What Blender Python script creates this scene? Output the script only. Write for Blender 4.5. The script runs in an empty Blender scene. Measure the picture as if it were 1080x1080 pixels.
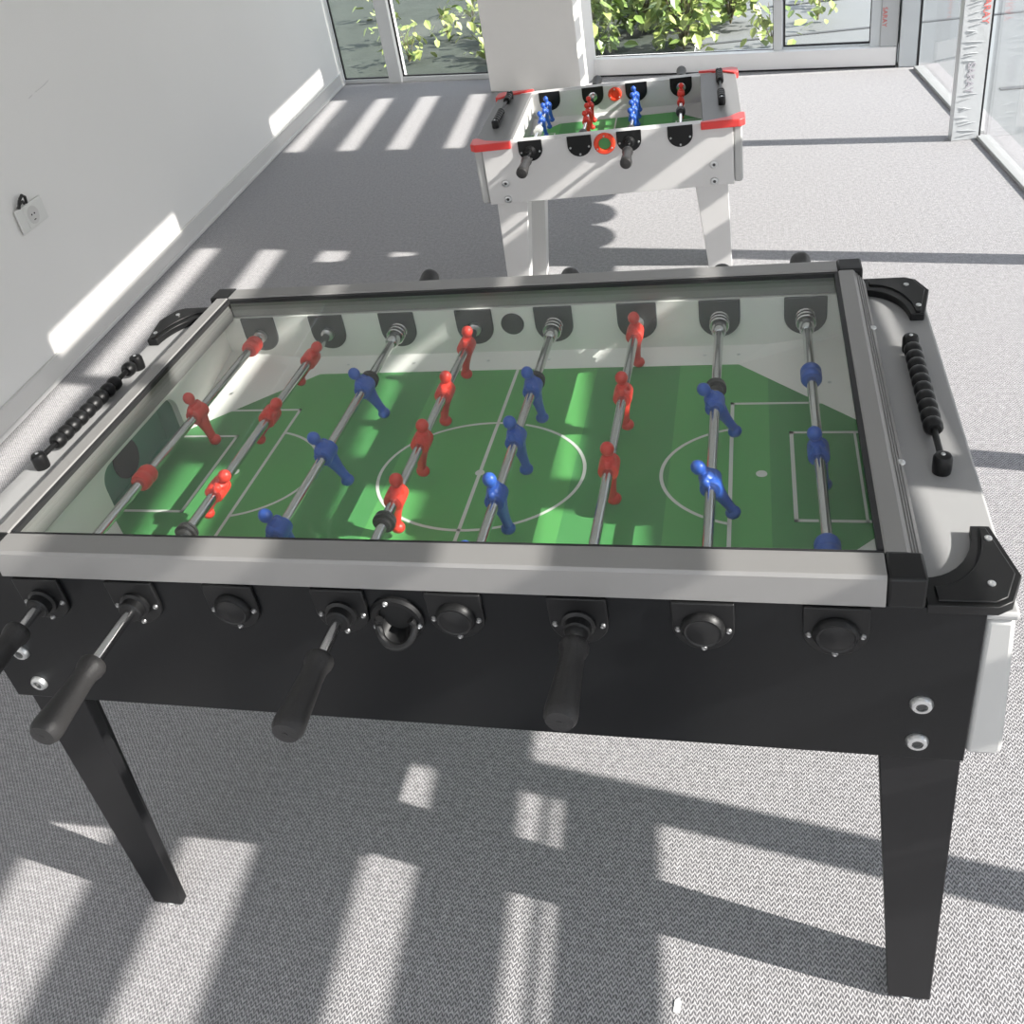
import bpy, math, random
from mathutils import Matrix, Vector
C = bpy.context.scene.collection
random.seed(7)
PI = math.pi
R = math.radians

# ------------------------------------------------------------------ mesh builder
class MB:
    def __init__(s):
        s.v = []; s.f = []; s.m = []
    def add(s, vs, fs, mi=0):
        o = len(s.v); s.v += [tuple(a) for a in vs]
        for f in fs:
            s.f.append([i + o for i in f]); s.m.append(mi)
        return s
    def box(s, x0, x1, y0, y1, z0, z1, mi=0):
        return s.add([(x0,y0,z0),(x1,y0,z0),(x1,y1,z0),(x0,y1,z0),(x0,y0,z1),(x1,y0,z1),(x1,y1,z1),(x0,y1,z1)],
                     [(0,3,2,1),(4,5,6,7),(0,1,5,4),(1,2,6,5),(2,3,7,6),(3,0,4,7)], mi)
    def hexa(s, bottom, top, mi=0):
        return s.add(list(bottom) + list(top), [(0,3,2,1),(4,5,6,7),(0,1,5,4),(1,2,6,5),(2,3,7,6),(3,0,4,7)], mi)
    def prism(s, poly, a, b, axis='z', mi=0):
        """poly of 2-D points (anticlockwise) extruded from a to b along axis"""
        n = len(poly)
        def P(p, t):
            return (p[0], p[1], t) if axis == 'z' else ((p[0], t, p[1]) if axis == 'y' else (t, p[0], p[1]))
        vs = [P(p, a) for p in poly] + [P(p, b) for p in poly]
        return s.add(vs, [list(range(n))[::-1], list(range(n, 2*n))] + [(i, (i+1) % n, n + (i+1) % n, n + i) for i in range(n)], mi)
    def lathe(s, prof, o=(0,0,0), axis='z', n=20, mi=0, sx=1, sy=1, cap=True):
        """prof: (r, t) along axis"""
        vs = []
        for r, t in prof:
            for k in range(n):
                a = 2*PI*k/n; c, d = r*math.cos(a)*sx, r*math.sin(a)*sy
                p = (c, d, t) if axis == 'z' else ((c, t, d) if axis == 'y' else (t, c, d))
                vs.append((p[0]+o[0], p[1]+o[1], p[2]+o[2]))
        fs = []
        for j in range(len(prof)-1):
            for k in range(n):
                fs.append((j*n+k, j*n+(k+1) % n, (j+1)*n+(k+1) % n, (j+1)*n+k))
        if cap:
            fs.append(list(range(n))[::-1]); fs.append(list(range((len(prof)-1)*n, len(prof)*n)))
        return s.add(vs, fs, mi)
    def tube(s, pts, r, n=8, mi=0):
        pts = [Vector(p) for p in pts]; rings = []
        for i, p in enumerate(pts):
            d = (pts[min(i+1, len(pts)-1)] - pts[max(i-1, 0)]).normalized()
            u = d.cross(Vector((0,0,1)))
            if u.length < .05: u = d.cross(Vector((0,1,0)))
            u.normalize(); w = d.cross(u)
            rr = r[i] if isinstance(r, (list, tuple)) else r
            rings += [p + u*(rr*math.cos(2*PI*k/n)) + w*(rr*math.sin(2*PI*k/n)) for k in range(n)]
        fs = [(j*n+k, j*n+(k+1) % n, (j+1)*n+(k+1) % n, (j+1)*n+k) for j in range(len(pts)-1) for k in range(n)]
        fs += [list(range(n))[::-1], list(range((len(pts)-1)*n, len(pts)*n))]
        return s.add(rings, fs, mi)
    def ball(s, c, r, n=16, mi=0, sq=(1,1,1)):
        m = n//2
        prof = [(max(1e-5, r*math.sin(PI*j/m)), -r*math.cos(PI*j/m)) for j in range(m+1)]
        o = len(s.v); s.lathe(prof, (0,0,0), 'z', n, mi)
        for i in range(o, len(s.v)):
            q = s.v[i]; s.v[i] = (q[0]*sq[0]+c[0], q[1]*sq[1]+c[1], q[2]*sq[2]+c[2])
        return s
    def xf(s, M, start=0):
        for i in range(start, len(s.v)):
            s.v[i] = tuple(M @ Vector(s.v[i]))
        return s
    def build(s, name, mat, parent=None, bevel=0, smooth=True, loc=None, rot=None, angle=35):
        me = bpy.data.meshes.new(name); me.from_pydata(s.v, [], s.f)
        mats = mat if isinstance(mat, (list, tuple)) else [mat]
        for m in mats: me.materials.append(m)
        for p, mi in zip(me.polygons, s.m): p.material_index = mi
        import bmesh
        bm = bmesh.new(); bm.from_mesh(me); bmesh.ops.recalc_face_normals(bm, faces=bm.faces); bm.to_mesh(me); bm.free()
        if smooth:
            me.shade_smooth(); me.set_sharp_from_angle(angle=R(angle))
        o = bpy.data.objects.new(name, me); C.objects.link(o)
        if parent: o.parent = parent
        if loc: o.location = loc
        if rot: o.rotation_euler = rot
        if bevel:
            b = o.modifiers.new('bevel', 'BEVEL'); b.width = bevel; b.segments = 2; b.limit_method = 'ANGLE'; b.angle_limit = R(40)
        return o

def empty(name, loc, rz=0):
    o = bpy.data.objects.new(name, None); C.objects.link(o); o.location = loc; o.rotation_euler = (0,0,rz); o.empty_display_size = .1
    return o
def tag(o, label, cat, group=None):
    o['label'] = label; o['category'] = cat
    if group: o['group'] = group
    return o
def struct(o, label=None):
    o['kind'] = 'structure'
    if label: o['label'] = label
    return o
def dup(o, parent=None, loc=None, rot=None):
    c = o.copy(); C.objects.link(c)
    if parent: c.parent = parent
    if loc is not None: c.location = loc
    if rot is not None: c.rotation_euler = rot
    return c
def mirror(poly): return [(-x, y) for x, y in poly][::-1]
def flipy(poly): return [(x, -y) for x, y in poly][::-1]

# ------------------------------------------------------------------ materials
def mat(name, col, rough=.5, metal=0, spec=.5, bump=0, bscale=60, var=0, vscale=8):
    m = bpy.data.materials.new(name); m.use_nodes = True
    nt = m.node_tree; b = nt.nodes['Principled BSDF']
    b.inputs['Base Color'].default_value = (*col, 1); b.inputs['Roughness'].default_value = rough
    b.inputs['Metallic'].default_value = metal; b.inputs['Specular IOR Level'].default_value = spec
    tc = nt.nodes.new('ShaderNodeTexCoord')
    n = nt.nodes.new('ShaderNodeTexNoise'); n.inputs['Scale'].default_value = vscale; n.inputs['Detail'].default_value = 3
    nt.links.new(tc.outputs['Object'], n.inputs['Vector'])
    mp = nt.nodes.new('ShaderNodeMapRange'); v = max(var, .03)
    mp.inputs['To Min'].default_value = 1-v; mp.inputs['To Max'].default_value = 1+v
    nt.links.new(n.outputs['Fac'], mp.inputs['Value'])
    mx = nt.nodes.new('ShaderNodeVectorMath'); mx.operation = 'SCALE'; mx.inputs[0].default_value = col
    nt.links.new(mp.outputs['Result'], mx.inputs['Scale']); nt.links.new(mx.outputs['Vector'], b.inputs['Base Color'])
    if bump:
        n2 = nt.nodes.new('ShaderNodeTexNoise'); n2.inputs['Scale'].default_value = bscale; n2.inputs['Detail'].default_value = 4
        nt.links.new(tc.outputs['Object'], n2.inputs['Vector'])
        bp = nt.nodes.new('ShaderNodeBump'); bp.inputs['Strength'].default_value = bump; bp.inputs['Distance'].default_value = .01
        nt.links.new(n2.outputs['Fac'], bp.inputs['Height']); nt.links.new(bp.outputs['Normal'], b.inputs['Normal'])
    return m

def glass(name, tint, refl=1.0, rough=0.0):
    m = bpy.data.materials.new(name); m.use_nodes = True; nt = m.node_tree
    nt.nodes.clear(); out = nt.nodes.new('ShaderNodeOutputMaterial')
    t = nt.nodes.new('ShaderNodeBsdfTransparent'); t.inputs['Color'].default_value = (*tint, 1)
    g = nt.nodes.new('ShaderNodeBsdfGlossy'); g.inputs['Roughness'].default_value = rough
    lw_ = nt.nodes.new('ShaderNodeLayerWeight'); lw_.inputs['Blend'].default_value = .5
    pw = nt.nodes.new('ShaderNodeMath'); pw.operation = 'POWER'; pw.inputs[1].default_value = 5
    mu = nt.nodes.new('ShaderNodeMath'); mu.operation = 'MULTIPLY_ADD'; mu.inputs[1].default_value = .92*refl; mu.inputs[2].default_value = .04*refl; mu.use_clamp = True
    mx = nt.nodes.new('ShaderNodeMixShader')
    nt.links.new(lw_.outputs['Facing'], pw.inputs[0]); nt.links.new(pw.outputs[0], mu.inputs[0]); nt.links.new(mu.outputs[0], mx.inputs[0])
    nt.links.new(t.outputs[0], mx.inputs[1]); nt.links.new(g.outputs[0], mx.inputs[2]); nt.links.new(mx.outputs[0], out.inputs[0])
    return m

M = {}
M['black_panel'] = mat('black laminate', (.0055,.006,.0068), .33, spec=.3)
M['black_leg'] = mat('black lacquer', (.010,.010,.011), .45, spec=.3)
M['black_plastic'] = mat('black plastic', (.0075,.0076,.008), .42, spec=.32)
M['black_rubber'] = mat('black rubber', (.026,.025,.025), .5, spec=.4, bump=.1, bscale=300)
M['dark_plate'] = mat('dark grey plate', (.045,.047,.05), .5)
M['alu'] = mat('grey aluminium', (.28,.275,.268), .45, metal=.4)
M['tray_grey'] = mat('grey plastic', (.30,.30,.30), .42)
M['cap_grey'] = mat('pale grey plastic', (.43,.43,.42), .4)
M['white_lam'] = mat('white laminate', (.61,.60,.59), .4)
M['white_liner'] = mat('white liner', (.84,.83,.80), .5)
M['chrome'] = mat('chromed steel', (.62,.62,.62), .16, metal=1)
M['zinc'] = mat('zinc', (.66,.67,.67), .3, metal=.9)
M['zinc_dark'] = mat('socket recess', (.08,.08,.08), .5, metal=.5)
M['screw'] = mat('dark screw', (.30,.30,.30), .35, metal=.9)
M['kerb_white'] = mat('white kerb', (.86,.85,.84), .5)
M['kerb_grey'] = mat('grey threshold', (.34,.345,.34), .6)
M['small_tray'] = mat('grey tray plastic', (.20,.20,.20), .5)
M['red'] = mat('red plastic', (.72,.045,.028), .4)
M['blue'] = mat('blue plastic', (.025,.10,.46), .4)
M['red_guard'] = mat('red guard plastic', (.70,.05,.045), .4)
M['red_cup'] = mat('translucent red', (.80,.07,.03), .25)
M['green_hi'] = mat('light pitch green', (.105,.385,.105), .5)
M['green_lo'] = mat('dark pitch green', (.072,.285,.086), .5)
M['line'] = mat('pitch line', (.70,.72,.68), .5)
M['goal_green'] = mat('goal green', (.12,.31,.215), .6)
M['hole'] = mat('ball hole', (.006,.006,.006), .8)
M['wall'] = mat('white wall paint', (.80,.79,.765), .8, bump=.05, bscale=150, var=.02, vscale=1.2)
M['ceiling'] = mat('ceiling paint', (.8,.8,.79), .9)
M['base'] = mat('baseboard paint', (.62,.61,.59), .6)
M['pillar'] = mat('pillar paint', (.86,.835,.80), .75)
M['frame_white'] = mat('white window frame', (.66,.67,.67), .4)
M['frame_grey'] = mat('grey window frame', (.60,.63,.64), .4)
M['gasket'] = mat('black gasket', (.012,.012,.013), .6)
M['film'] = mat('protective film', (.50,.515,.52), .3, bump=.12, bscale=30)
M['ink_grey'] = mat('grey ink', (.42,.40,.43), .5)
M['ink_red'] = mat('red ink', (.70,.16,.14), .5)
M['louver'] = mat('louver paint', (.62,.62,.62), .5)
M['socket'] = mat('socket plastic', (.72,.72,.69), .35)
M['leaf'] = mat('leaf', (.20,.30,.075), .4, var=.45, vscale=3)
M['leaf_light'] = mat('pale leaf', (.36,.44,.13), .4, var=.4, vscale=3)
M['stem'] = mat('stem', (.14,.12,.06), .7)
M['soil'] = mat('garden ground', (.052,.064,.050), .95, bump=.5, bscale=14, var=.35, vscale=4)
M['paving'] = mat('pale paving', (.20,.21,.21), .8, bump=.1, bscale=20, var=.05)
M['joint'] = mat('paving joint', (.09,.095,.10), .9)
M['paper'] = mat('white paper', (.9,.9,.88), .7)
M['lid_glass'] = glass('lid glass', (.980,.990,.984), 1.0)
M['win_glass'] = glass('window glass', (.945,.945,.94), .8)
M['side_glass'] = glass('side glass', (.945,.945,.945), 1.0)

def carpet():
    m = bpy.data.materials.new('woven carpet'); m.use_nodes = True; nt = m.node_tree; b = nt.nodes['Principled BSDF']
    b.inputs['Roughness'].default_value = .9; b.inputs['Specular IOR Level'].default_value = .25; b.inputs['Sheen Weight'].default_value = .22; b.inputs['Sheen Roughness'].default_value = .5
    N = lambda t: nt.nodes.new(t); L = nt.links.new
    def math_(op, a, c=None, cl=False):
        n = N('ShaderNodeMath'); n.operation = op; n.use_clamp = cl
        for i, x in enumerate((a, c)):
            if x is None: continue
            if isinstance(x, (int, float)): n.inputs[i].default_value = x
            else: L(x, n.inputs[i])
        return n.outputs[0]
    tc = N('ShaderNodeTexCoord'); 
    nz = N('ShaderNodeTexNoise'); nz.inputs['Scale'].default_value = 90; nz.inputs['Detail'].default_value = 2
    L(tc.outputs['Object'], nz.inputs['Vector'])
    sp = N('ShaderNodeSeparateXYZ'); L(tc.outputs['Object'], sp.inputs[0])
    x, y = sp.outputs[0], sp.outputs[1]
    jx = math_('MULTIPLY', math_('SUBTRACT', nz.outputs['Fac'], .5), .006)
    x = math_('ADD', x, jx)
    H, P = .0046, .0094
    # zigzag: rows of slanted yarn strokes whose slant alternates from row to row
    ph = math_('PINGPONG', x, H)
    d = math_('ADD', y, math_('MULTIPLY', ph, 1.7))
    w = math_('SINE', math_('MULTIPLY', d, 2*PI/P))
    row = math_('COSINE', math_('MULTIPLY', x, 2*PI/H))
    w2 = math_('ADD', math_('MULTIPLY', w, .75), math_('MULTIPLY', row, .22))
    n2 = N('ShaderNodeTexNoise'); n2.inputs['Scale'].default_value = 260; n2.inputs['Detail'].default_value = 2
    L(tc.outputs['Object'], n2.inputs['Vector'])
    w3 = math_('ADD', w2, math_('MULTIPLY', math_('SUBTRACT', n2.outputs['Fac'], .5), 1.9))
    mr = N('ShaderNodeMapRange'); mr.interpolation_type = 'SMOOTHSTEP'
    mr.inputs['From Min'].default_value = -1.1; mr.inputs['From Max'].default_value = .8
    L(w3, mr.inputs['Value'])
    cr = N('ShaderNodeMix'); cr.data_type = 'RGBA'
    cr.inputs[6].default_value = (.100,.097,.104,1); cr.inputs[7].default_value = (.405,.395,.40,1)
    L(mr.outputs[0], cr.inputs[0])
    n3 = N('ShaderNodeTexNoise'); n3.inputs['Scale'].default_value = 70; n3.inputs['Detail'].default_value = 4
    L(tc.outputs['Object'], n3.inputs['Vector'])
    mr3 = N('ShaderNodeMapRange'); mr3.inputs['From Min'].default_value = .3; mr3.inputs['From Max'].default_value = .7; mr3.inputs['To Min'].default_value = .80; mr3.inputs['To Max'].default_value = 1.16; L(n3.outputs['Fac'], mr3.inputs['Value'])
    sc = N('ShaderNodeVectorMath'); sc.operation = 'SCALE'; L(cr.outputs[2], sc.inputs[0]); L(mr3.outputs[0], sc.inputs['Scale'])
    L(sc.outputs['Vector'], b.inputs['Base Color'])
    bp = N('ShaderNodeBump'); bp.inputs['Strength'].default_value = .35; bp.inputs['Distance'].default_value = .003
    L(w3, bp.inputs['Height']); L(bp.outputs[0], b.inputs['Normal'])
    return m
M['carpet'] = carpet()

# ------------------------------------------------------------------ the room
def xl(y): return -2.2 - .073*(y - 1.65)          # left wall line
def xf(y): return 1.44 - .095*(y - 4.0)           # right facade line
def yb(x): return 5.31 - .23*(x - 1.26)           # back window line
H = 2.92
YN = -3.2
cornL = (-2.545, yb(-2.545)); cornR = (1.315, yb(1.315))

fl = MB(); fl.prism([(xl(YN),YN),(xf(YN)+.15,YN),(cornR[0]+.15,cornR[1]-.03),(cornR[0],cornR[1]+.05),(cornL[0],cornL[1]+.05)], -.06, 0)
struct(fl.build('floor', M['carpet'], smooth=False), 'grey woven carpet floor')
w = MB(); w.prism([(xl(YN),YN),(cornL[0],cornL[1]+.06),(cornL[0]-.15,cornL[1]+.06),(xl(YN)-.15,YN)], -.06, H)
struct(w.build('wall_left', M['wall'], smooth=False), 'plain white painted wall')
b = MB(); 
def along(y, off): return (xl(y)+off, y)
b.prism([along(YN,0.001),along(YN,.016),(cornL[0]+.02,cornL[1]-.02),(cornL[0]+.004,cornL[1]-.02)], 0.001, .095)
b.prism([along(YN,0.001),along(YN,.022),(cornL[0]+.026,cornL[1]-.02),(cornL[0]+.004,cornL[1]-.02)], 0.001, .02)
struct(b.build('baseboard_left', M['base'], smooth=False, bevel=.004), 'low pale baseboard')
c = MB(); c.prism([(xl(YN),YN),(xf(YN)+.1,YN),(cornR[0]+.1,cornR[1]+.1),(cornL[0],cornL[1]+.1)], H, H+.12)
struct(c.build('ceiling', M['ceiling'], smooth=False))

# back window wall, local frame: u runs along the wall from the right corner to the left, v outwards
bd = Vector((-1, .23, 0)).normalized(); bn = Vector((.23, 1, 0)).normalized()
B0 = Vector((1.26, 5.31, 0))
def bmat():
    m = Matrix.Identity(4)
    m.col[0].xyz = -bd; m.col[1].xyz = bn; m.col[2].xyz = (0,0,1); m.col[3].xyz = B0
    return m
BM = bmat()
def bx(x): return (x - 1.26)/.9746                 # world x on the wall line -> local x
def backwin(name, x0, x1, z0, zs0, left, right, lbl, fm='frame_white', sill=.02, gask=True):
    f = MB()
    if left: f.box(bx(x0)-left, bx(x0), -.02, .07, 0, H)
    if right: f.box(bx(x1), bx(x1)+right, -.02, .07, 0, H)
    f.box(bx(x0), bx(x1), 0, .06, 0, z0); f.box(bx(x0), bx(x1), 0, .06, H-.07, H)
    f.xf(BM); o = f.build(name, M[fm], smooth=False, bevel=.003)
    p = MB(); p.box(bx(x0)-.004, bx(x1)+.004, .025, .031, z0-.004, H-.066); p.xf(BM); p.build('pane', M['win_glass'], o, smooth=False)
    if gask:
        g = MB(); t = .009
        g.box(bx(x0), bx(x0)+t, .012, .025, z0, H-.07); g.box(bx(x1)-t, bx(x1), .012, .025, z0, H-.07); g.box(bx(x0)+t, bx(x1)-t, .012, .025, z0, z0+t)
        g.xf(BM); g.build('gasket', M['gasket'], o, smooth=False)
    return struct(o, lbl)
backwin('window_1', -2.535, -2.145, .028, 0, 0, 0, 'narrow window pane beside the left wall')
backwin('window_2', -2.035, -.90, .035, 0, .105, 0, 'window pane left of the pillar')
backwin('window_3', -.90, .562, .105, 0, 0, .05, 'window pane right of the pillar')
backwin('window_4', .613, 1.10, .125, 0, 0, .055, 'narrow window pane near the right corner', 'frame_grey')
k = MB(); k.box(bx(-.62), bx(1.245), -.045, .05, 0, .112); k.xf(BM)
struct(k.build('trim_1', M['kerb_white'], smooth=False, bevel=.004), 'white kerb below the window right of the pillar')
k = MB(); k.box(bx(-.62), bx(1.245), -.05, -.045, 0, .01); k.xf(BM)
struct(k.build('trim_2', M['gasket'], smooth=False), 'dark joint at the foot of the white kerb')
k = MB(); k.box(bx(1.155), bx(1.247), -.03, .06, .112, H); k.xf(BM)
t3 = struct(k.build('trim_3', M['film'], smooth=False, bevel=.003), 'film covered window stile in the right corner')
k = MB(); k.prism([(1.25,5.255),(1.345,5.235),(1.37,5.40),(1.26,5.40)], 0, H)
struct(k.build('trim_4', M['frame_grey'], smooth=False, bevel=.004), 'grey corner post')
k = MB(); k.prism([(1.346,5.23),(1.356,5.228),(1.366,5.30),(1.352,5.30)], 0, H)
struct(k.build('trim_5', M['gasket'], smooth=False), 'dark gasket of the corner post')

# faint scuff on the wall
k = MB(); k.tube([(-2.2708,2.653,.981),(-2.2675,2.61,.972),(-2.2632,2.55,.966)], .0011, 6); k.tube([(-2.2612,2.522,.962),(-2.2592,2.495,.957)], .0009, 6)
k.build('scuff_mark', M['base'], bpy.data.objects['wall_left'])
# pillar
k = MB(); dn = bn*-.37
p0 = Vector((-1.262, 5.575, 0)); p1 = Vector((-.628, 5.432, 0)); p2 = p1 + bn*.30; p3 = p0 + bn*.30
k.prism([tuple(p.xy) for p in (p0, p1, p2, p3)], 0, H)
struct(k.build('wall_pillar', M['pillar'], smooth=False, bevel=.004), 'square cream painted pillar in front of the back windows')

# right facade: posts, slats and glass
fd = Vector((-.095, 1, 0)).normalized(); fn = Vector((1, .095, 0)).normalized()
def fmat(y):
    m = Matrix.Identity(4); m.col[0].xyz = fn; m.col[1].xyz = fd; m.col[2].xyz = (0,0,1); m.col[3].xyz = (xf(y), y, 0)
    return m
PY = [-2.5, -1.22, .068, 1.35, 2.63, 3.985]
PW = [.06, .06, .05, .05, .06, .055]
n = 6; posts = []
for i, (y, wd) in enumerate(zip(PY, PW)):
    k = MB()
    k.box(-.115 if i == 5 else -.06, .005 if i == 5 else .06, -wd/2, wd/2, 0, H); k.xf(fmat(y))
    o = k.build('trim_%d' % n, M['film'] if i == 5 else M['frame_white'], smooth=False, bevel=.003); n += 1; posts.append(o)
    struct(o, 'white facade post wrapped in crinkled protective film' if i == 5 else 'white facade post')
k = MB(); k.box(.006, .012, -.028, .03, 0, H); k.xf(fmat(3.985)); k.build('gasket', M['gasket'], posts[5], smooth=False)
# film crinkles on the wrapped post: low pleats crossing the face
cr = MB(); rr = random.Random(5)
zz = .02
while zz < 1.1:
    if not (.235 < zz < .345):
        a0 = -.105 + rr.random()*.02; a1 = a0 + .04 + rr.random()*.045; dz = (rr.random()-.4)*.022
        cr.tube([(a0,-.029,zz),((a0+a1)/2,-.031,zz+dz*.6+.003),(a1,-.029,zz+dz)], [.0012,.0026,.001], 6)
    zz += .014 + rr.random()*.016
cr.xf(fmat(3.985)); cr.build('film_pleat', M['film'], posts[5])
def lettering(txt, size, Mx, m, parent, bold=0):
    cu = bpy.data.curves.new('film_lettering', 'FONT'); cu.body = txt; cu.size = size; cu.extrude = .0006; cu.offset = bold
    t = bpy.data.objects.new('tmp', cu); C.objects.link(t)
    dg = bpy.context.evaluated_depsgraph_get(); me = bpy.data.meshes.new_from_object(t.evaluated_get(dg))
    bpy.data.objects.remove(t); me.transform(Mx); me.materials.clear(); me.materials.append(m)
    o = bpy.data.objects.new('film_lettering', me); C.objects.link(o); o.parent = parent
    return o
def textM(base, lx, z, ly):
    # text reading downwards on a face that looks to -y
    m = Matrix.Identity(4); m.col[0].xyz = (0,0,-1); m.col[1].xyz = (1,0,0); m.col[2].xyz = (0,-1,0); m.col[3].xyz = (lx, ly, z)
    return base @ m
lettering('SARAY', .046, textM(fmat(3.985), -.074, .355, -.0295), M['ink_grey'], posts[5], .0008)
lettering('SARAY', .042, textM(fmat(3.985), -.034, .64, -.0295), M['ink_red'], posts[5])
lettering('SARAY', .036, textM(BM, bx(1.162), .33, -.0315), M['ink_red'], t3)

# louvres: (post index pair) -> solid height bands
north = [(1.115,1.235),(1.336,1.48),(1.572,1.71),(1.795,1.94),(2.037,2.171),(2.26,2.417),(2.502,2.64),(2.74,H)]
south = [(1.03,1.148),(1.171,1.176),(1.212,1.332),(1.412,1.56),(1.672,1.78),(1.90,2.02),(2.12,2.26),(2.34,2.49),(2.58,2.73),(2.82,H)]
mid   = [(1.185,1.60),(1.62,1.832),(1.868,2.075),(2.108,2.31),(2.35,2.44),(2.54,H)]
def bay(y0, y1, bands, g0=0, g1=0, label='horizontal sun louvres across the facade bay'):
    global n
    L = (y1-y0)/fd.y
    k = MB(); zs = lambda z: H if z == H else (z*.977 if bands is not mid else .76+(z-.76)*.977)
    for z0, z1 in bands:
        k.box(-.008, .008, g0, L-g1, zs(z0), zs(z1))
    k.xf(fmat(y0))
    o = struct(k.build('trim_%d' % n, M['louver'], smooth=False), label); n += 1
    return o
bay(PY[0]+.03, PY[1]-.03, south); bay(PY[1]+.03, PY[2]-.025, south, 0, .013)
bay(PY[2]+.025, PY[3]-.025, mid); bay(PY[3]+.025, PY[4]-.03, north)
bay(PY[5]+.03, 5.20, north)
# unseen guessed blind, scalloped to cast a wavy floor shadow, in the bay between posts 5 and 6
L = (PY[5]-.028 - (PY[4]+.03))/fd.y
poly = [(L, H), (0, H)]
ns = 5
for i in range(ns):
    for j in range(9):
        a = PI*j/8
        poly.append((L*(i + .5 - .5*math.cos(a))/ns, 1.165 - .075*math.sin(a)))
k = MB(); k.prism(poly, -.004, .004, 'x'); k.xf(fmat(PY[4]+.03))
struct(k.build('trim_%d' % n, M['louver'], smooth=False), 'unseen guessed blind, hem scalloped to cast a wavy shadow'); n += 1
# glass of the facade bays with a low kerb
ys = PY + [5.22]
for i in range(len(PY)):
    y0, y1 = ys[i]+.031, ys[i+1]-.031
    L = (y1-y0)/fd.y
    f = MB(); f.box(-.004, .05, 0, L, 0, .018); f.xf(fmat(y0))
    o = f.build('window_%d' % (5+i), M['kerb_grey'], smooth=False, bevel=.003)
    p = MB(); p.box(.024, .030, 0, L, .014, H); p.xf(fmat(y0)); p.build('pane', M['side_glass'], o, smooth=False)
    struct(o, 'facade glazing on a low white kerb')

# outside
g = MB(); g.add([(-9,5.3,-.03),(.05,5.3,-.03),(.05,16,.25),(-9,16,.9)], [(0,1,2,3)])
struct(g.build('ground', M['soil'], smooth=False), 'dull green garden ground outside the back windows')
g = MB(); g.add([(.05,5.2,-.03),(9,5.2,-.03),(9,16,-.03),(.05,16,-.03)], [(0,1,2,3)]); g.add([(1.2,-4,-.03),(9,-4,-.03),(9,5.2,-.03),(1.2,5.2,-.03)], [(0,1,2,3)])
for yy in (6.35, 7.3, 8.6): g.box(.05, 9, yy, yy+.035, -.035, -.024, 1)
for yy in (.8, 2.2, 3.72, 4.75): g.box(1.7, 9, yy, yy+.04, -.035, -.024, 1)
struct(g.build('terrace', [M['paving'], M['joint']], smooth=False), 'pale paved terrace outside the glass')

def leafy(seed, nleaf, rad, h, size, light=.4):
    rg = random.Random(seed); f = MB(); st = MB()
    for i in range(max(3, nleaf//14)):
        a = rg.random()*2*PI; r = rad*.8*rg.random()
        st.tube([(0,0,0),(r*.5*math.cos(a), r*.5*math.sin(a), h*.45),(r*math.cos(a), r*math.sin(a), h*(.7+.25*rg.random()))], [.006,.004,.002], 5)
    for i in range(nleaf):
        a = rg.random()*2*PI; r = rad*math.sqrt(rg.random()); z = h*(.08 + .92*rg.random())*(1-.35*(r/rad)**2)
        s = size*(.6+.8*rg.random()); mi = 1 if rg.random() < light else 0
        Mx = Matrix.Translation((r*math.cos(a), r*math.sin(a), z)) @ Matrix.Rotation(rg.random()*2*PI, 4, 'Z') @ Matrix.Rotation((rg.random()-.3)*1.5, 4, 'Y') @ Matrix.Rotation((rg.random()-.5)*1.2, 4, 'X')
        vs = [(0,0,0),(s*.3,s*.32,.03*s),(s*.72,s*.26,-.02*s),(s*1.05,0,-.12*s),(s*.72,-s*.26,-.02*s),(s*.3,-s*.32,.03*s),(s*.35,0,-.05*s),(s*.75,0,-.08*s)]
        f.add([Mx @ Vector(v) for v in vs], [(0,6,1),(1,6,7,2),(2,7,3),(0,5,6),(5,4,7,6),(4,3,7)], mi)
    return f, st
protos = []
def shrub(i, x, y, z, sc, rz, label, group):
    if len(protos) <= i:
        f, st = leafy(*[(11,330,.225,.62,.085,.35),(12,300,.22,.55,.078,.55),(13,34,.22,.36,.09,.75)][i])
        r = empty('leafy_shrub', (x,y,z), rz); f.build('foliage', [M['leaf'], M['leaf_light']], r, smooth=False); st.build('stem', M['stem'], r)
        protos.append(r)
    else:
        s0 = protos[i]; r = s0.copy(); C.objects.link(r); r.location = (x,y,z); r.rotation_euler = (0,0,rz)
        for ch in list(s0.children):
            d = ch.copy(); C.objects.link(d); d.parent = r
    r.scale = (sc,)*3
    tag(r, label, 'shrub', group)
rg = random.Random(3)
for i in range(3):
    rows = [[(-.66,6.20),(-.02,6.17)],[(-.98,6.82),(-.34,6.80),(.28,6.80)],[(-.70,7.44),(-.06,7.42),(-1.05,8.08),(-.40,8.06)]][i]
    for j, (x, y) in enumerate(rows):
        shrub((i+j) % 2, x, y, 0, 1.0, rg.random()*6, 'bushy bright green shrub outside the window right of the pillar', 'shrubs behind the window right of the pillar')
for (x, y) in [(.56,6.1),(.88,6.62),(.95,7.2)]:
    shrub(2, x, y, 0, .8, rg.random()*6, 'sparse leafy sprig on the pale terrace outside the window', 'sprigs on the terrace')
for (x, y) in [(-2.15,6.62),(-1.98,7.2),(-1.5,6.5),(-2.5,7.3),(-1.95,7.95),(-1.5,7.5),(-1.60,7.0),(-2.9,8.2)]:
    shrub(2, x, y, .0 + .02*(y-6), .85, rg.random()*6, 'sparse pale green sprig outside the windows left of the pillar', 'sprigs left of the pillar')

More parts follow.
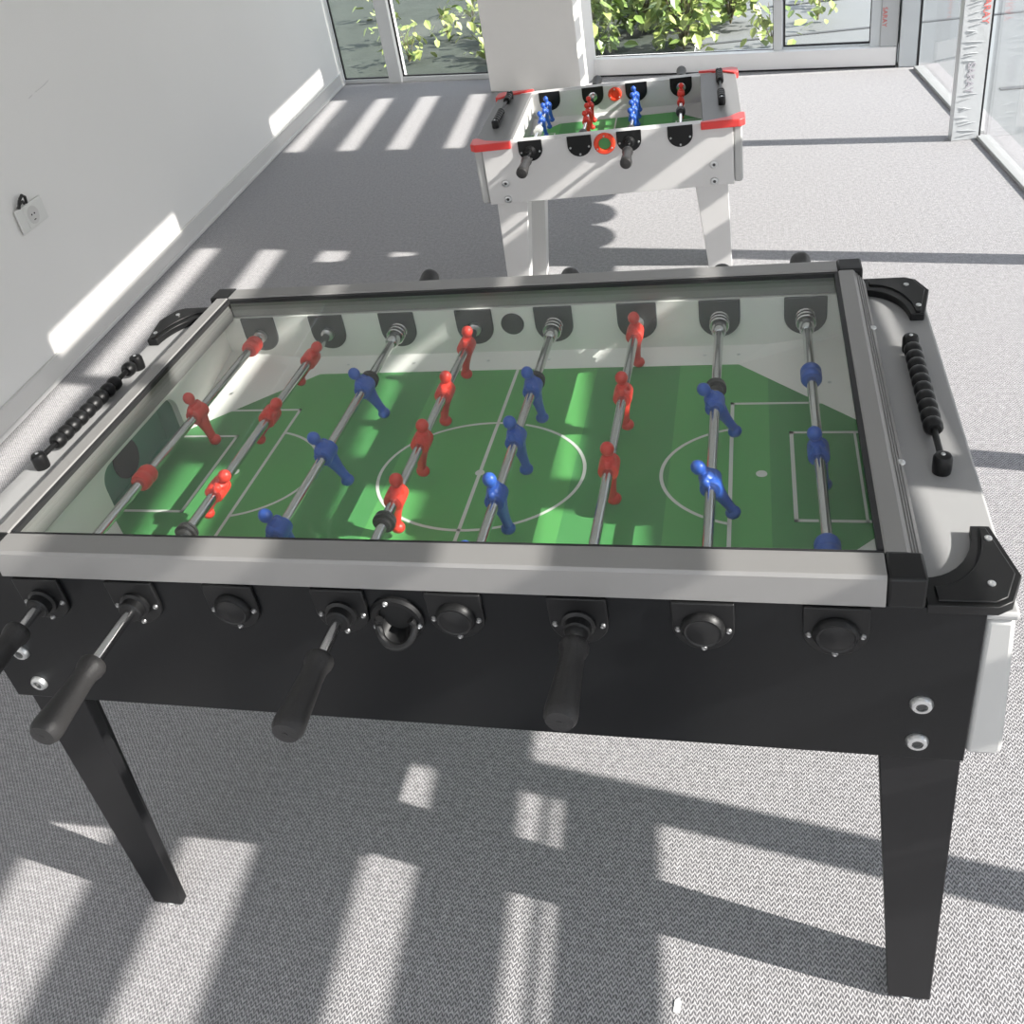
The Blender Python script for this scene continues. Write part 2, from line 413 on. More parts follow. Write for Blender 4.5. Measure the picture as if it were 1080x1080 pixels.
# socket on the left wall
wn = Vector((1,.073,0)).normalized(); wd_ = Vector((-.073,1,0)).normalized()
def wmat(y, z):
    m = Matrix.Identity(4); m.col[0].xyz = wd_; m.col[1].xyz = (0,0,1); m.col[2].xyz = wn; m.col[3].xyz = (xl(y), y, z)
    return m
so = empty('wall_socket', (0,0,0)); so.matrix_world = wmat(2.225, .592)
tag(so, 'square white power socket low on the left wall', 'socket')
k = MB(); k.box(-.088, .088, -.046, .046, 0.0005, .009); k.build('face_plate', M['socket'], so, bevel=.003)
k = MB(); k.box(-.045, .045, -.038, .038, .009, .012); k.build('insert', M['socket'], so, bevel=.002)
k = MB(); k.lathe([(.034,.012),(.034,.0137),(.029,.0137),(.026,.0125),(.0001,.0125)], (0,0,0), 'z', 24); k.build('socket_well', M['base'], so)
k = MB(); k.lathe([(.0035,.0125),(.0035,.0133)], (-.009,.003,0), 'z', 10); k.lathe([(.0035,.0125),(.0035,.0133)], (.009,.003,0), 'z', 10); k.box(-.006,.006,-.02,-.0165,.0125,.0135); k.build('socket_hole', M['hole'], so)
k = MB()
k.tube([(-.055,.046,.006),(-.05,.075,.018),(-.03,.088,.022),(-.012,.075,.018),(-.004,.05,.008)], .006, 8)
k.tube([(-.062,.048,.006),(-.05,.062,.014),(-.034,.066,.018),(-.018,.052,.008)], .005, 8)
co = k.build('cable_loop', M['black_rubber'], None); co.matrix_world = wmat(2.225, .592)
tag(co, 'short dark cable loop poking out above the wall socket', 'cable')

# ------------------------------------------------------------------ shared table pieces
def man_mesh(s=1.0):
    k = MB()
    prof = [(.0001,.021),(.006,.0205),(.0115,.018),(.0155,.011),(.0165,.004),(.0165,-.006),(.015,-.013),(.0122,-.022),(.0098,-.034),(.0088,-.045),(.0088,-.054)]
    k.lathe([(r, t) for r, t in prof], (0,0,0), 'z', 18, sx=.78, sy=1.0)
    k.lathe([(.0135,-.0165),(.0150,-.0150),(.0155,-.006),(.0155,.006),(.0150,.0150),(.0135,.0165)], (0,0,0), 'y', 18)   # hub round the rod
    for sg in (-1, 1): k.ball((0, sg*.0125, .012), .0075, 10, sq=(1,1,1.1))                                             # shoulders
    k.lathe([(.006,.017),(.0055,.026)], (0,0,0), 'z', 12)
    k.ball((0,0,.0315), .0105, 16, sq=(1,.95,1.1))
    k.ball((.002,0,-.0595), .0102, 14, sq=(1.12,1.0,.98))                                                              # foot
    if s != 1: k.xf(Matrix.Scale(s, 4))
    return k
def grip_mesh(L=.107, s=1.0, sgn=-1):
    prof = [(.0105,0),(.0165,.0005),(.0182,.004),(.0178,.010),(.0150,.018),(.0148,.03),(.0165,.055),(.0182,.078),(.0195,.092),(.0190,.100),(.0155,.1055),(.005,.107),(.0001,.1065)]
    k = MB(); k.lathe([(r*s, sgn*t*L/.107) for r, t in prof], (0,0,0), 'y', 20)
    k.lathe([(.004*s, sgn*(L+.0004)),(.004*s, sgn*(L-.002))], (0,0,0), 'y', 10)
    return k
def u_plate(hw, zc, ztop, y0, y1, n=14):
    poly = [(hw, ztop), (-hw, ztop)]
    for j in range(n+1):
        a = PI + PI*j/n
        poly.append((hw*math.cos(a), zc + hw*math.sin(a)))
    k = MB(); k.prism(poly, y0, y1, 'y'); return k
def screw_mesh(axis='y', r=.004, t=-.003):
    k = MB(); k.lathe([(r,0),(r*.95,t*.5),(r*.6,t),(.0003,t*.7)], (0,0,0), axis, 12); return k
def bolt_mesh(r=.0125):
    k = MB(); k.lathe([(r,0),(r,-.002),(r*.82,-.006),(r*.55,-.0068),(r*.5,-.0068),(r*.5,-.003),(.0003,-.003)], (0,0,0), 'y', 20)
    return k

# ------------------------------------------------------------------ the big glass-topped table
T = tag(empty('foosball_table', (0,.395,0)), 'large black foosball table with a glass lid in a grey frame', 'foosball table')
F = -.395
k = MB(); k.box(-.68,.68,F,F+.02,.624,.88); sp = k.build('side_panel', M['black_panel'], T, bevel=.0015)
dup(sp, T, (0,-2*F-.02,0))
for sg in (1,-1):
    k = MB(); x0, x1 = sorted((sg*.668, sg*.68)); k.box(x0,x1,F+.02,-F-.02,.63,.8545); k.build('end_panel', M['black_panel'], T)
    poly = [(.681,.634),(.718,.634),(.722,.645),(.711,.860),(.681,.860)] if sg > 0 else [(.681,.634),(.684,.634),(.685,.645),(.685,.860),(.681,.860)]
    k = MB(); k.prism(poly if sg > 0 else mirror(poly), F+.004, -F-.004, 'y'); k.build('end_cap', M['cap_grey'], T, bevel=.006)['label'] = 'pale grey end cap'
    x0, x1 = sorted((sg*.613, .714 if sg > 0 else -.730)); k = MB(); k.box(x0,x1,F+.003,-F-.003,.8605,.872)
    k.build('end_tray', M['tray_grey'], T, bevel=.004)['label'] = 'grey end tray'
# inner lining
iw = MB()
iw.box(-.617,.617,.350,.374,.745,.8795); iw.box(-.617,.617,-.374,-.350,.745,.8795)
def end_poly(x):
    gy, gz, r = .124, .848, .03
    p = [(-.35,.745),(-gy,.745),(-gy,gz-r)]
    for j in range(1,6): a = PI - PI/2*j/5; p.append((-gy+r+r*math.cos(a), gz-r+r*math.sin(a)))
    for j in range(0,5): a = PI/2 - PI/2*j/5; p.append((gy-r+r*math.cos(a), gz-r+r*math.sin(a)))
    p += [(gy,gz-r),(gy,.745),(.35,.745),(.35,.8795),(-.35,.8795)]
    return p
for sg in (1,-1):
    x0, x1 = sorted((sg*.605, sg*.617)); iw.prism(end_poly(0), x0, x1, 'x')
iw.build('inner_wall', M['white_liner'], T, smooth=False)['label'] = 'white inner lining'
for sg in (1,-1):
    k = MB(); X = lambda a: sg*a
    def bxx(a, b_, *r, mi=0):
        x0, x1 = sorted((sg*a, sg*b_)); k.box(x0, x1, *r, mi)
    bxx(.655,.66,-.13,.13,.74,.855); bxx(.617,.655,-.13,-.125,.74,.855); bxx(.617,.655,.125,.13,.74,.855); bxx(.617,.655,-.125,.125,.849,.855); bxx(.605,.66,-.125,.125,.735,.745)
    gp = k.build('goal_pocket', M['goal_green'], T, smooth=False); gp['label'] = 'dark green goal pocket'
    k = MB(); k.lathe([(.036,.6545*sg),(.036,.6515*sg)], (0,0,.79), 'x', 24); k.build('ball_hole', M['hole'], gp)
# playing field: mowing bands and lines
pf = MB()
edges = [-.605,-.46,-.307,-.154,0,.154,.307,.46,.605]
for i in range(8):
    pf.box(edges[i], edges[i+1], -.345, .345, .745, .760, 0 if i in (1,3,4,6) else 1)
zl = (.7602, .7606)
def ring(cx, cy, rx, ry, a0, a1, w=.0055, n=72):
    for i in range(n):
        u0 = a0 + (a1-a0)*i/n; u1 = a0 + (a1-a0)*(i+1)/n
        P = lambda r, u: (cx+(rx+r)*math.cos(u), cy+(ry+r)*math.sin(u))
        q = [P(-w/2,u0),P(w/2,u0),P(w/2,u1),P(-w/2,u1)]
        pf.add([(a,b_,zl[1]) for a,b_ in q], [(0,1,2,3)], 2)
def bar(x0,x1,y0,y1): pf.add([(x0,y0,zl[1]),(x1,y0,zl[1]),(x1,y1,zl[1]),(x0,y1,zl[1])], [(0,1,2,3)], 2)
lw = .006
bar(-lw/2,lw/2,-.325,.325); ring(0,0,.173,.144,0,2*PI); pf.lathe([(.008,zl[1]),(.0001,zl[1]+.0001)], (0,0,0), 'z', 20, 2)
for sg in (1,-1):
    def sb(a, b_, c_, d): x0, x1 = sorted((sg*a, sg*b_)); bar(x0,x1,c_,d)
    sb(.398,.404,-.198,.198); sb(.398,.605,.192,.198); sb(.398,.605,-.198,-.192)
    sb(.491,.497,-.112,.112); sb(.491,.605,.106,.112); sb(.491,.605,-.112,-.106)
    if sg > 0: sb(.588,.592,-.112,.112)
    th = math.acos((.447-.401)/.152)
    ring(sg*.447,0,.152,.125, PI-th if sg>0 else -th, PI+th if sg>0 else th, n=40)
    pf.lathe([(.0085,zl[1]),(.0001,zl[1]+.0001)], (sg*.447,0,0), 'z', 20, 2)
pf.build('playing_field', [M['green_hi'], M['green_lo'], M['line']], T, smooth=False)['label'] = 'green pitch with white lines'
# white ramps round the pitch
for sg in (1,-1):
    k = MB(); k.add([(-.46,sg*.350,.786),(.46,sg*.350,.786),(.41,sg*.325,.7605),(-.41,sg*.325,.7605),(-.46,sg*.350,.745),(.46,sg*.350,.745),(.41,sg*.325,.745),(-.41,sg*.325,.745)],
                    [(0,1,2,3),(4,5,6,7),(0,1,5,4),(1,2,6,5),(2,3,7,6),(3,0,4,7)])
    e = k.build('edge_ramp', M['white_liner'], T, smooth=False)
    for xx in (-.35,-.21,-.06,.06,.21,.35,.41):
        s = MB(); s.lathe([(.0035,0),(.0032,.001),(.0002,.0012)], (0,0,0), 'z', 10)
        s.build('screw', M['zinc'], e, loc=(xx, sg*.338, .7735))
    for sx in (1,-1):
        a = [(sx*.41,sg*.325,.7605),(sx*.605,sg*.135,.7605),(sx*.605,sg*.350,.806),(sx*.46,sg*.350,.786)]
        k = MB(); k.hexa([(p[0],p[1],.745) for p in a], a)
        cr_ = k.build('corner_ramp', M['white_liner'], T, smooth=False)
        s = MB(); s.lathe([(.0035,0),(.0032,.001),(.0002,.0012)], (0,0,0), 'z', 10); s.build('screw', M['zinc'], cr_, loc=(sx*.56,sg*.235,.775))
# lid
def rail_prof(inner, outer, foot):
    return [(inner,.881),(inner,.9215),(inner+.003,.9235),(outer-.003,.9235),(outer,.9205),(outer+.001,.905),(foot-.003,.903),(foot,.900),(foot,.881)]
pr = [(-.354,.881),(-.354,.9215),(-.357,.9235),(-.392,.9235),(-.3955,.9195),(-.398,.881)][::-1]
k = MB(); k.prism(pr, -.576, .576, 'x'); k.build('lid_rail', M['alu'], T, smooth=False, bevel=.001)
k = MB(); k.prism([(-a, z) for a, z in pr][::-1], -.576, .576, 'x'); k.build('lid_rail', M['alu'], T, smooth=False, bevel=.001)
ps = [(.577,.876),(.577,.9215),(.579,.9235),(.600,.9235),(.603,.9215),(.606,.917),(.6075,.918),(.610,.9125),(.6115,.9135),(.614,.908),(.6155,.909),(.619,.902),(.622,.895),(.623,.876)][::-1]
rails = []
for sg in (1,-1):
    k = MB(); k.prism(ps if sg > 0 else mirror(ps), -.354, .354, 'y'); o = k.build('lid_rail', M['alu'], T, smooth=False); rails.append(o)
    for yy in (.18, -.168):
        k = MB(); k.lathe([(.0055,0),(.005,.002),(.0025,.003),(.0002,.002)], (0,0,0), 'z', 14); k.build('screw', M['zinc'], o, loc=(sg*.6165, yy, .907))
    for sy in (1,-1):
        x0, x1 = sorted((sg*.5765, sg*.617)); y0, y1 = sorted((sy*.3535, sy*.3985))
        k = MB(); k.box(x0,x1,y0,y1,.8805,.9245); k.build('lid_corner', M['black_plastic'], T, bevel=.004)['label'] = 'black lid corner'
k = MB()
k.box(-.577,.577,.347,.354,.914,.9215); k.box(-.577,.577,-.354,-.349,.914,.9205); k.box(.570,.577,-.349,.347,.914,.9215); k.box(-.577,-.570,-.349,.347,.914,.9215)
k.build('lid_gasket', M['gasket'], T, smooth=False)
k = MB(); k.box(-.574,.574,-.351,.351,.9105,.9145); k.build('glass_pane', M['lid_glass'], T, smooth=False)
# legs
for sx in (1,-1):
    for sy in (1,-1):
        def q(xi, xo, yi, yo, z): return [(sx*xi,sy*yo,z),(sx*xo,sy*yo,z),(sx*xo,sy*yi,z),(sx*xi,sy*yi,z)]
        k = MB(); k.hexa(q(.633,.695,.355,.374,.006), q(.574,.6795,.355,.374,.76)); k.hexa(q(.685,.695,.307,.355,.006), q(.670,.6795,.255,.355,.76)); lg = k.build('leg', M['black_leg'], T, bevel=.002)
        k = MB(); k.lathe([(.010,0),(.012,.003),(.008,.007)], (0,0,0), 'z', 16); k.build('foot_glide', M['socket'], lg, loc=(sx*.660,sy*.362,0))
for sx in (1,-1):
    for z in (.7245,.6575):
        o = bolt_mesh(.0135).build('leg_bolt', M['zinc'], T, loc=(sx*.6245,F,z)); 
        k = MB(); k.lathe([(.0066,-.0035),(.0066,-.0042)], (0,0,0), 'y', 6); k.build('hex_socket', M['zinc_dark'], o)
# rods
RX = [-.525,-.378,-.231,-.0765,.0765,.231,.378,.525]
RED = [1,1,0,1,0,1,0,0]
MEN = {0:([.462],12),1:([.643,.450,.246],-38),2:([.537,.341,.149],25),3:([.672,.516,.371,.231],-12),4:([.523,.377,.233,.087],10),5:([.701,.500,.306],0),6:([.468,.268,.068],31),7:([.342],11)}
STOP = {0:[.698,.274],7:[.547,.133]}
BUMP = {1:[.141],2:[.562],3:[.174],4:[.548],6:[.514]}
GN = {0:-.062,1:-.110,3:-.081,5:-.040}; GF = {2:.876,4:.85,6:.833,7:.868}
Yl = lambda y: y - .395
manm = {}
rod_holder = []
for i, x in enumerate(RX):
    red = RED[i]; y0 = Yl(GN[i]-.02) if i in GN else Yl(.02); y1 = Yl(.775) if i in GN else Yl(GF[i]+.02)
    k = MB(); k.lathe([(.0078,y0),(.0078,y1)], (0,0,0), 'y', 18)
    rod = k.build('rod', M['chrome'], T, loc=(x,0,.841)); rod['label'] = 'chrome rod with %s players' % ('red' if red else 'blue')
    ys_, th = MEN[i]
    for y in ys_:
        if red not in manm:
            manm[red] = man_mesh().build('player_figure', M['red' if red else 'blue'], rod); o = manm[red]
        else: o = dup(manm[red], rod)
        o.location = (0, Yl(y), 0)
        o.rotation_euler = (0, R(-th), 0) if red else (0, R(th), PI)
        o['label'] = 'red player figure' if red else 'blue player figure'
    for y in STOP.get(i, []):
        k = MB(); k.lathe([(.008,-.017),(.0145,-.017),(.0165,-.012),(.0165,-.004),(.0152,-.002),(.0152,.002),(.0165,.004),(.0165,.012),(.0145,.017),(.008,.017)], (0,0,0), 'y', 18)
        k.build('stopper', M['red' if red else 'blue'], rod, loc=(0,Yl(y),0))
    for y in BUMP.get(i, []):
        k = MB(); k.lathe([(.008,-.010),(.0115,-.010),(.0118,-.005),(.0168,-.0045),(.0168,.0005),(.0118,.001),(.0118,.0025),(.0160,.003),(.0160,.0065),(.0118,.007),(.008,.010)], (0,0,0), 'y', 18); k.build('bumper', M['black_rubber'], rod, loc=(0,Yl(y),0))
    if i in GN:
        grip_mesh(.115).build('handle', M['black_rubber'], rod, loc=(0,Yl(GN[i]),0))
        k = MB(); k.lathe([(.008,.352),(.0125,.352),(.0125,.341),(.0085,.339)], (0,0,0), 'y', 14); k.build('bearing_bush', M['zinc'], rod, loc=(0,-.004,0))
    else:
        grip_mesh(sgn=1).build('handle', M['black_rubber'], rod, loc=(0,Yl(GF[i]),0))
        k = MB()
        for j in range(3):
            t = .345-.011*j; k.lathe([(.009,t+.004),(.0175,t+.004),(.0175,t),(.016,t-.002),(.009,t-.002)], (0,0,0), 'y', 18)
        k.lathe([(.013,.316),(.0125,.30),(.009,.295)], (0,0,0), 'y', 18)
        k.build('spring', M['chrome'], rod)
# bearing plates on the front panel and on the far inner wall
for i, x in enumerate(RX):
    o = u_plate(.036, .841, .8795, F-.006, F).build('bearing_plate', M['black_plastic'], T, loc=(x,0,0), bevel=.0015)
    for a in (180, 0, 270):
        screw_mesh(r=.0040).build('screw', M['screw'], o, loc=(.029*math.cos(R(a)), F-.006, .838+.029*math.sin(R(a))))
    if i in GN:
        k = MB(); k.lathe([(.021,0),(.021,-.004),(.0165,-.006),(.0165,-.016),(.0145,-.018),(.009,-.018)], (0,F-.006,.841), 'y', 20); k.build('bearing_ring', M['black_plastic'], o)
    else:
        k = MB(); k.lathe([(.0255,0),(.0255,-.003),(.0235,-.007),(.0215,-.0095),(.019,-.0085),(.015,-.0095),(.007,-.0115),(.0002,-.012)], (0,F-.006,.841), 'y', 24); k.build('bearing_cap', M['black_plastic'], o)
    u_plate(.036, .842, .8795, .346, .3505).build('bearing_plate', M['dark_plate'], T, loc=(x,0,0), bevel=.0015)
# ball inlets
cup = MB(); cup.lathe([(.036,0),(.036,-.004),(.033,-.008),(.027,-.008),(.025,-.004),(.025,0)], (0,0,0), 'y', 28, cap=False)
o = cup.build('ball_inlet', M['black_plastic'], T, loc=(-.004,F,.832)); o['label'] = 'black ball inlet ring'
k = MB(); lip = []
for j in range(19):
    a = R(150 + 240*j/18); lip.append((.024*math.cos(a), -.010 - .016*max(0,-math.sin(a)), .022*math.sin(a)-.006))
k.tube(lip, .0052, 10); k.build('inlet_lip', M['black_plastic'], o)
k = MB(); k.lathe([(.0245,-.001),(.0001,-.0012)], (0,0,0), 'y', 24); k.build('inlet_hole', M['hole'], o)
k = MB(); lip2 = []
k.add([(.021*math.cos(R(180+180*j/12)), -.012-.012*math.sin(R(180*j/12)), .020*math.sin(R(180+180*j/12))-.006) for j in range(13)] + [(.018*math.cos(R(180+180*j/12)), -.001, .02*math.sin(R(180+180*j/12))-.0) for j in range(13)],
      [(j,j+1,j+14,j+13) for j in range(12)]); k.build('inlet_scoop', M['black_plastic'], o)
for a in (105, -12, 200): screw_mesh(r=.0038).build('screw', M['zinc'], o, loc=(.031*math.cos(R(a)), -.008, .031*math.sin(R(a))))
k = MB(); k.lathe([(.022,.3505),(.022,.3475),(.018,.3465),(.0002,.3485)], (0,0,0), 'y', 24); k.build('ball_inlet', M['dark_plate'], T, loc=(-.003,0,.846))
# corner guards
def guard(sx, sy):
    o_ = [(.6185,-.396),(.690,-.396),(.706,-.386),(.722,-.345),(.704,-.262),(.683,-.262)]
    arc = [(  .6825 - .0635*(1-math.cos(R(90*j/10))), -.262 - .090*math.sin(R(90*j/10))) for j in range(1, 11)]
    tr = lambda P: [(sx*a, sy*b_*-1 if False else (b_ if sy < 0 else -b_)) for a, b_ in P]
    k = MB()
    dx_ = -.018 if sx < 0 else 0; tr0 = tr; tr = lambda Q: [(a + dx_, b_) for a, b_ in tr0(Q)]; P = tr(o_ + arc); k.prism(P, .8725, .885)
    inner = [(.630,-.390),(.688,-.390),(.701,-.382),(.7155,-.344),(.699,-.268),(.6915,-.268)]
    arc2 = [(  .691 - .062*(1-math.cos(R(90*j/10))), -.270 - .098*math.sin(R(90*j/10))) for j in range(1, 11)]
    k.prism(tr(inner + arc2), .885, .8875)
    o = k.build('corner_guard', M['black_plastic'], T, bevel=.0025); o['label'] = 'black corner guard'
    for a, b_ in ((.698,-.287),(.688,-.362)):
        p = tr([(a,b_)])[0]; s = MB(); s.lathe([(.0045,0),(.0042,.0014),(.002,.0018),(.0002,.0008)], (0,0,0), 'z', 12); s.build('screw', M['zinc'], o, loc=(p[0],p[1],.8875))
for sx in (1,-1):
    for sy in (1,-1): guard(sx, sy)
# score counters
bead0 = None
def counter(x, ya, yb_, beads, z, parent, s=1.0, matk='black_plastic'):
    global bead0
    k = MB(); k.lathe([(.0045*s, ya),(.0045*s, yb_)], (0,0,0), 'y', 12)
    r = k.build('score_counter', M[matk], parent, loc=(x,0,z)); r['label'] = 'black score counter'
    for y in (ya, yb_):
        e = MB(); e.lathe([(.0115*s,-.016*s),(.0122*s,-.008*s),(.0122*s,.006*s),(.010*s,.0105*s),(.006*s,.012*s),(.0002,.012*s)], (0,0,0), 'z', 16); e.build('end_post', M[matk], r, loc=(0,y,0))
        q = MB(); q.lathe([(.003*s,0),(.0026*s,.0012),(.0003,.001)], (0,0,0), 'z', 10); q.build('screw', M['zinc'], r, loc=(0,y,.012*s))
    for y in beads:
        if bead0 is None or s != 1:
            e = MB(); e.lathe([(.0048,-.0105),(.0095,-.0105),(.0128,-.006),(.0132,.0),(.0128,.006),(.0095,.0105),(.0048,.0105)], (0,0,0), 'y', 14)
            if s != 1: e.xf(Matrix.Scale(s, 4))
            o = e.build('bead', M[matk], r, loc=(0,y,0), angle=50)
            if s == 1: bead0 = o
        else: dup(bead0, r, (0,y,0))
counter(.671, -.140, .168, [.141-.0222*j for j in range(10)], .888, T)
counter(-.694, -.135, .176, [.148] + [.096-.0222*j for j in range(9)], .888, T)

# ------------------------------------------------------------------ the small white table
S = tag(empty('foosball_table', (-.037,2.503,0), R(3.0)), 'smaller open white foosball table with red corner guards standing by the pillar', 'foosball table')
hl, hd, zt, zb = .40, .293, .726, .522
k = MB(); k.box(-hl,hl,-hd,-hd+.018,zb,zt); sp = k.build('side_panel', M['white_lam'], S, bevel=.0015); dup(sp, S, (0,2*hd-.018,0))
for sg in (1,-1):
    x0, x1 = sorted((sg*(hl-.02), sg*hl)); k = MB(); k.box(x0,x1,-hd+.018,hd-.018,zb+.004,zt-.012); k.build('end_panel', M['white_lam'], S)
    k = MB(); poly = [(.401,zb+.004),(.424,zb+.004),(.428,zb+.014),(.428,zt-.016),(.401,zt-.016)]
    k.prism(poly if sg > 0 else mirror(poly), -hd+.004, hd-.004, 'y'); k.build('end_cap', M['cap_grey'], S, bevel=.006)['label'] = 'pale grey end cap'
    x0, x1 = sorted((sg*.306, sg*.430)); k = MB(); k.box(x0,x1,-hd+.019,hd-.019,zt-.012,zt); k.build('end_tray', M['small_tray'], S, bevel=.003)['label'] = 'grey end tray'
k = MB(); k.box(-.318,.318,hd-.040,hd-.0185,.60,zt-.001); k.box(-.318,.318,-hd+.0185,-hd+.040,.60,zt-.001); k.box(.306,.318,-hd+.04,hd-.04,.60,zt-.0125); k.box(-.318,-.306,-hd+.04,hd-.04,.60,zt-.0125)
k.build('inner_wall', M['white_lam'], S, smooth=False)
pf = MB(); e2 = [-.306+.102*j for j in range(7)]
for i in range(6): pf.box(e2[i],e2[i+1],-.262,.262,.595,.612, i % 2)
zl = (.6122,.6126); bar(-.0025,.0025,-.235,.235); ring(0,0,.09,.09,0,2*PI,.005,48)
for sg in (1,-1):
    for a,b_,c_,d in ((.215,.22,-.13,.13),(.215,.306,.125,.13),(.215,.306,-.13,-.125)):
        x0,x1 = sorted((sg*a,sg*b_)); bar(x0,x1,c_,d)
pf.build('playing_field', [M['green_hi'], M['green_lo'], M['line']], S, smooth=False)['label'] = 'green pitch with white lines'
for sy in (1,-1):
    k = MB(); a = [(-.305,sy*.2595,.640),(.305,sy*.2595,.640),(.305,sy*.235,.6125),(-.305,sy*.235,.6125)]; k.hexa([(p[0],p[1],.597) for p in a], a); k.build('edge_ramp', M['white_lam'], S, smooth=False)
    for sx in (1,-1):
        a = [(sx*.21,sy*.234,.6127),(sx*.3055,sy*.12,.6127),(sx*.3055,sy*.234,.640)]
        k = MB(); k.prism([p[:2] for p in a], .6122, .6123); k.v[3:6] = a; k.build('corner_ramp', M['white_lam'], S, smooth=False)
        # tapering leg
        def q(xi, xo, yi, yo, z): return [(sx*xi,sy*yo,z),(sx*xo,sy*yo,z),(sx*xo,sy*yi,z),(sx*xi,sy*yi,z)]
        k = MB(); k.hexa(q(.335,.392,.215,.279,.006), q(.268,.379,.165,.279,.60)); lg = k.build('leg', M['white_lam'], S, bevel=.002)
        k = MB(); k.lathe([(.014,0),(.016,.003),(.01,.007)], (0,0,0), 'z', 12); k.build('foot_glide', M['black_plastic'], lg, loc=(sx*.362,sy*.248,0))
        # red guard
        o_ = [(.302,-.3025),(.420,-.3045),(.437,-.290),(.439,-.235),(.424,-.228),(.412,-.238),(.388,-.262),(.34,-.279),(.302,-.286)]
        P = [(sx*u, v if sy < 0 else -v) for u, v in o_]
        k = MB(); k.prism(P, zt-.018, zt+.006); k.build('corner_guard', M['red_guard'], S, bevel=.003)['label'] = 'red corner guard'
for sx in (1,-1):
    for z in (.592,.537):
        o = bolt_mesh(.0130).build('leg_bolt', M['zinc'], S, loc=(sx*.338,-hd,z))
        k = MB(); k.lathe([(.0052,-.0033),(.0052,-.004)], (0,0,0), 'y', 6); k.build('hex_socket', M['zinc_dark'], o)
m2 = {}
RX2 = [-.240,-.080,.078,.238]; RED2 = [0,1,0,1]; zr = .694
MEN2 = [[.19,.11,.01],[.13,.05,-.04],[.20,.12,.03,-.06],[.17,.07]]
for i, x in enumerate(RX2):
    red = RED2[i]; near = i in (0,2)
    y0, y1 = (-.41, .285) if near else (-.27, .38)
    k = MB(); k.lathe([(.0065,y0),(.0065,y1)], (0,0,0), 'y', 14); rod = k.build('rod', M['chrome'], S, loc=(x,0,zr)); rod['label'] = 'chrome rod with %s players' % ('red' if red else 'blue')
    for j, y in enumerate(MEN2[i]):
        if red not in m2: m2[red] = man_mesh(.86).build('player_figure', M['red' if red else 'blue'], rod); o = m2[red]
        else: o = dup(m2[red], rod)
        o.location = (0,y,0); th = [12,-8,14,4][i]; o.rotation_euler = (0,R(th),0 if red else PI); o['label'] = 'red player figure' if red else 'blue player figure'
    k = MB(); k.lathe([(.007,-.016),(.0145,-.016),(.0155,-.01),(.0155,.01),(.0145,.016),(.007,.016)], (0,0,0), 'y', 16)
    k.build('bumper', M['socket' if i == 0 else 'black_rubber'], rod, loc=(0,[-.09,-.18,-.19,-.04][i],0))
    if near: grip_mesh(.118, .95).build('handle', M['black_rubber'], rod, loc=(0,-.388,0))
    else: grip_mesh(.118, .95, 1).build('handle', M['black_rubber'], rod, loc=(0,.36,0))
    if not near:
        k = MB()
        for j in range(2): t = .255-.010*j; k.lathe([(.008,t+.004),(.0165,t+.004),(.0165,t),(.008,t-.002)], (0,0,0), 'y', 16)
        k.build('spring', M['chrome'], rod)
    o = u_plate(.039, .699, zt+.002, -hd-.005, -hd).build('bearing_plate', M['black_plastic'], S, loc=(x,0,0), bevel=.0015)
    for a in (195, -15, 270): screw_mesh(r=.0036).build('screw', M['zinc'], o, loc=(.031*math.cos(R(a)), -hd-.005, .699+.031*math.sin(R(a))))
    if near:
        k = MB(); k.lathe([(.018,0),(.018,-.006),(.012,-.010),(.012,-.018),(.007,-.018)], (0,-hd-.005,zr), 'y', 16); k.build('bearing_ring', M['black_plastic'], o)
    u_plate(.039, .699, zt+.002, hd-.045, hd-.0398).build('bearing_plate', M['black_plastic'], S, loc=(x,0,0), bevel=.0015)
for (y, d, nm) in ((-hd, -1, 'front'), (hd-.040, -1, 'back')):
    f_ = 1 if nm == 'front' else .72
    k = MB(); k.lathe([(a_*f_, t_) for a_, t_ in ((.035,0),(.035,-.004),(.031,-.010),(.022,-.010),(.019,-.004),(.019,-.001))], (0,0,0), 'y', 26, cap=False)
    o = k.build('ball_inlet', M['red_cup'], S, loc=(0,y,.694)); o['label'] = 'red ball inlet'
    k = MB(); k.lathe([(.0195*f_,-.0015),(.0001,-.0017)], (0,0,0), 'y', 20); k.build('inlet_hole', M['green_lo'] if nm == 'front' else M['red_cup'], o)
    for a in (90,210,330): screw_mesh(r=.003).build('screw', M['zinc'], o, loc=(.0265*f_*math.cos(R(a)), -.010, .0265*f_*math.sin(R(a))))
counter(.372, -.115, .225, [.195-.021*j for j in range(5)] + [-.085+.021*j for j in range(4)], zt+.015, S, .98)
counter(-.380, -.115, .225, [.195-.021*j for j in range(3)] + [-.09+.021*j for j in range(6)], zt+.015, S, .98)

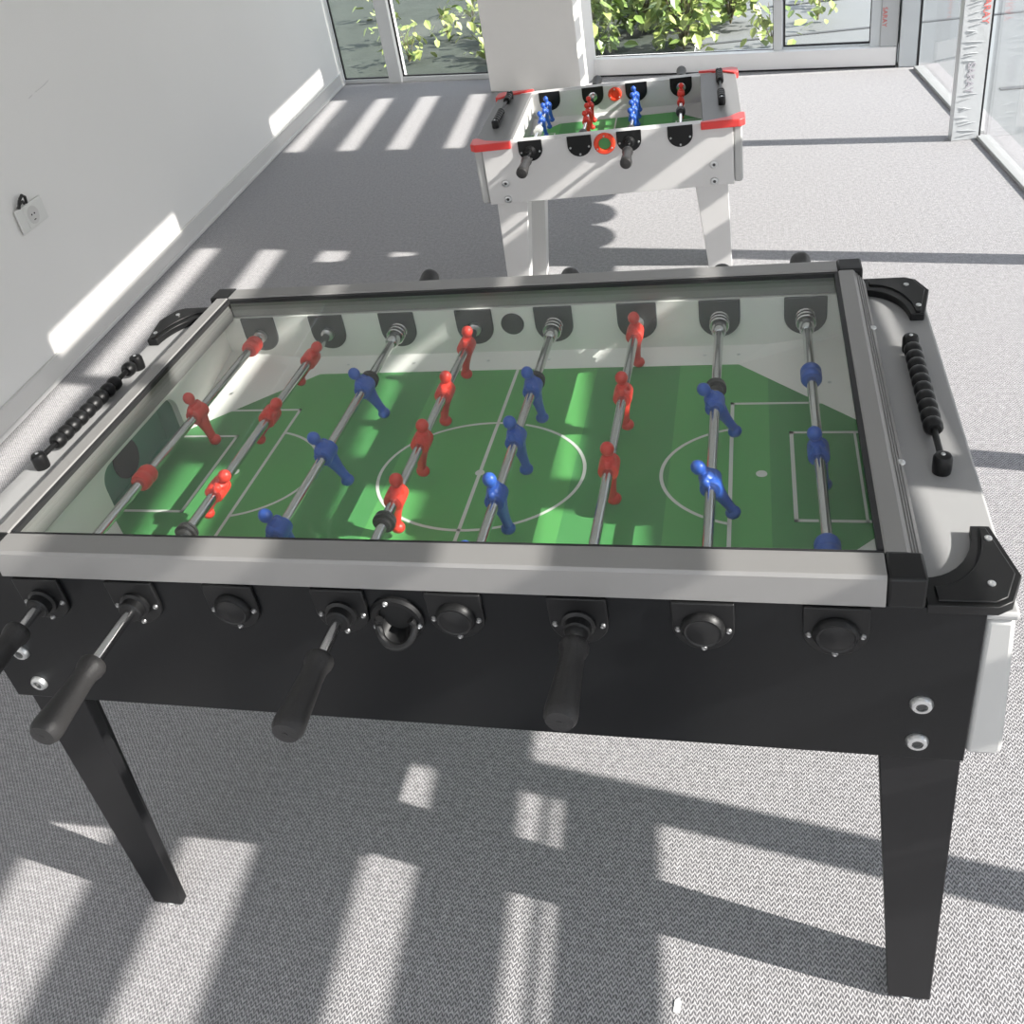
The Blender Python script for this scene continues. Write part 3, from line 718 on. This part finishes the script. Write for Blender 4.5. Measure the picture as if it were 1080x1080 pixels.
# a scrap of paper on the carpet
k = MB(); k.add([(-.006,-.011,0.0008),(.004,-.012,.0015),(.007,.004,.004),(.002,.012,.001),(-.004,.006,.003),(-.006,-.011,0.0012),(.004,-.012,.0019),(.007,.004,.0044),(.002,.012,.0014),(-.004,.006,.0034)],
                [(0,1,2,3,4),(9,8,7,6,5)] + [(j,(j+1)%5,5+(j+1)%5,5+j) for j in range(5)])
tag(k.build('paper_scrap', M['paper'], None, loc=(.305,-.035,0), smooth=False), 'tiny white scrap of paper on the sunlit carpet in front of the black table', 'litter')

# ------------------------------------------------------------------ light
W = bpy.data.worlds.new('World'); bpy.context.scene.world = W; W.use_nodes = True; nt = W.node_tree
bg = nt.nodes['Background']; bg.inputs['Strength'].default_value = 1.0
tc = nt.nodes.new('ShaderNodeTexCoord'); sp_ = nt.nodes.new('ShaderNodeSeparateXYZ'); nt.links.new(tc.outputs['Generated'], sp_.inputs[0])
rp = nt.nodes.new('ShaderNodeValToRGB'); nt.links.new(sp_.outputs[2], rp.inputs[0])
rp.color_ramp.elements[0].position = 0; rp.color_ramp.elements[0].color = (1.0,1.0,1.0,1)
rp.color_ramp.elements[1].position = .6; rp.color_ramp.elements[1].color = (.72,.83,1.0,1)
nt.links.new(rp.outputs[0], bg.inputs['Color'])
sd = Vector((-1, .165, -.64)).normalized()
sun = bpy.data.lights.new('sun', 'SUN'); sun.energy = 6.0; sun.angle = R(.55); sun.color = (1.0,.965,.91)
so_ = bpy.data.objects.new('sun', sun); C.objects.link(so_); so_.rotation_euler = sd.to_track_quat('-Z','Y').to_euler(); so_.location = (6,-1,5)

# ------------------------------------------------------------------ camera
cam = bpy.data.cameras.new('camera'); cam.sensor_width = 36; cam.sensor_fit = 'HORIZONTAL'
cam.lens = 1022.185/1080*36; cam.shift_y = -100.556/1080; cam.clip_start = .05
co = bpy.data.objects.new('camera', cam); C.objects.link(co)
a, b_, c_ = .29685841, .9986011, -.17534584
co.matrix_world = Matrix.Translation((.44246,-.81961,1.68867)) @ Matrix.Rotation(a,4,'Z') @ Matrix.Rotation(b_,4,'X') @ Matrix.Rotation(c_,4,'Z')
sc = bpy.context.scene; sc.camera = co
sc.view_settings.view_transform = 'Standard'; sc.view_settings.look = 'None'; sc.view_settings.gamma = 1; sc.view_settings.exposure = 1.0
sc.view_settings.use_curve_mapping = False
sc.cycles.transparent_max_bounces = 16; sc.cycles.max_bounces = 8; sc.cycles.diffuse_bounces = 5
sc.cycles.use_denoising = True
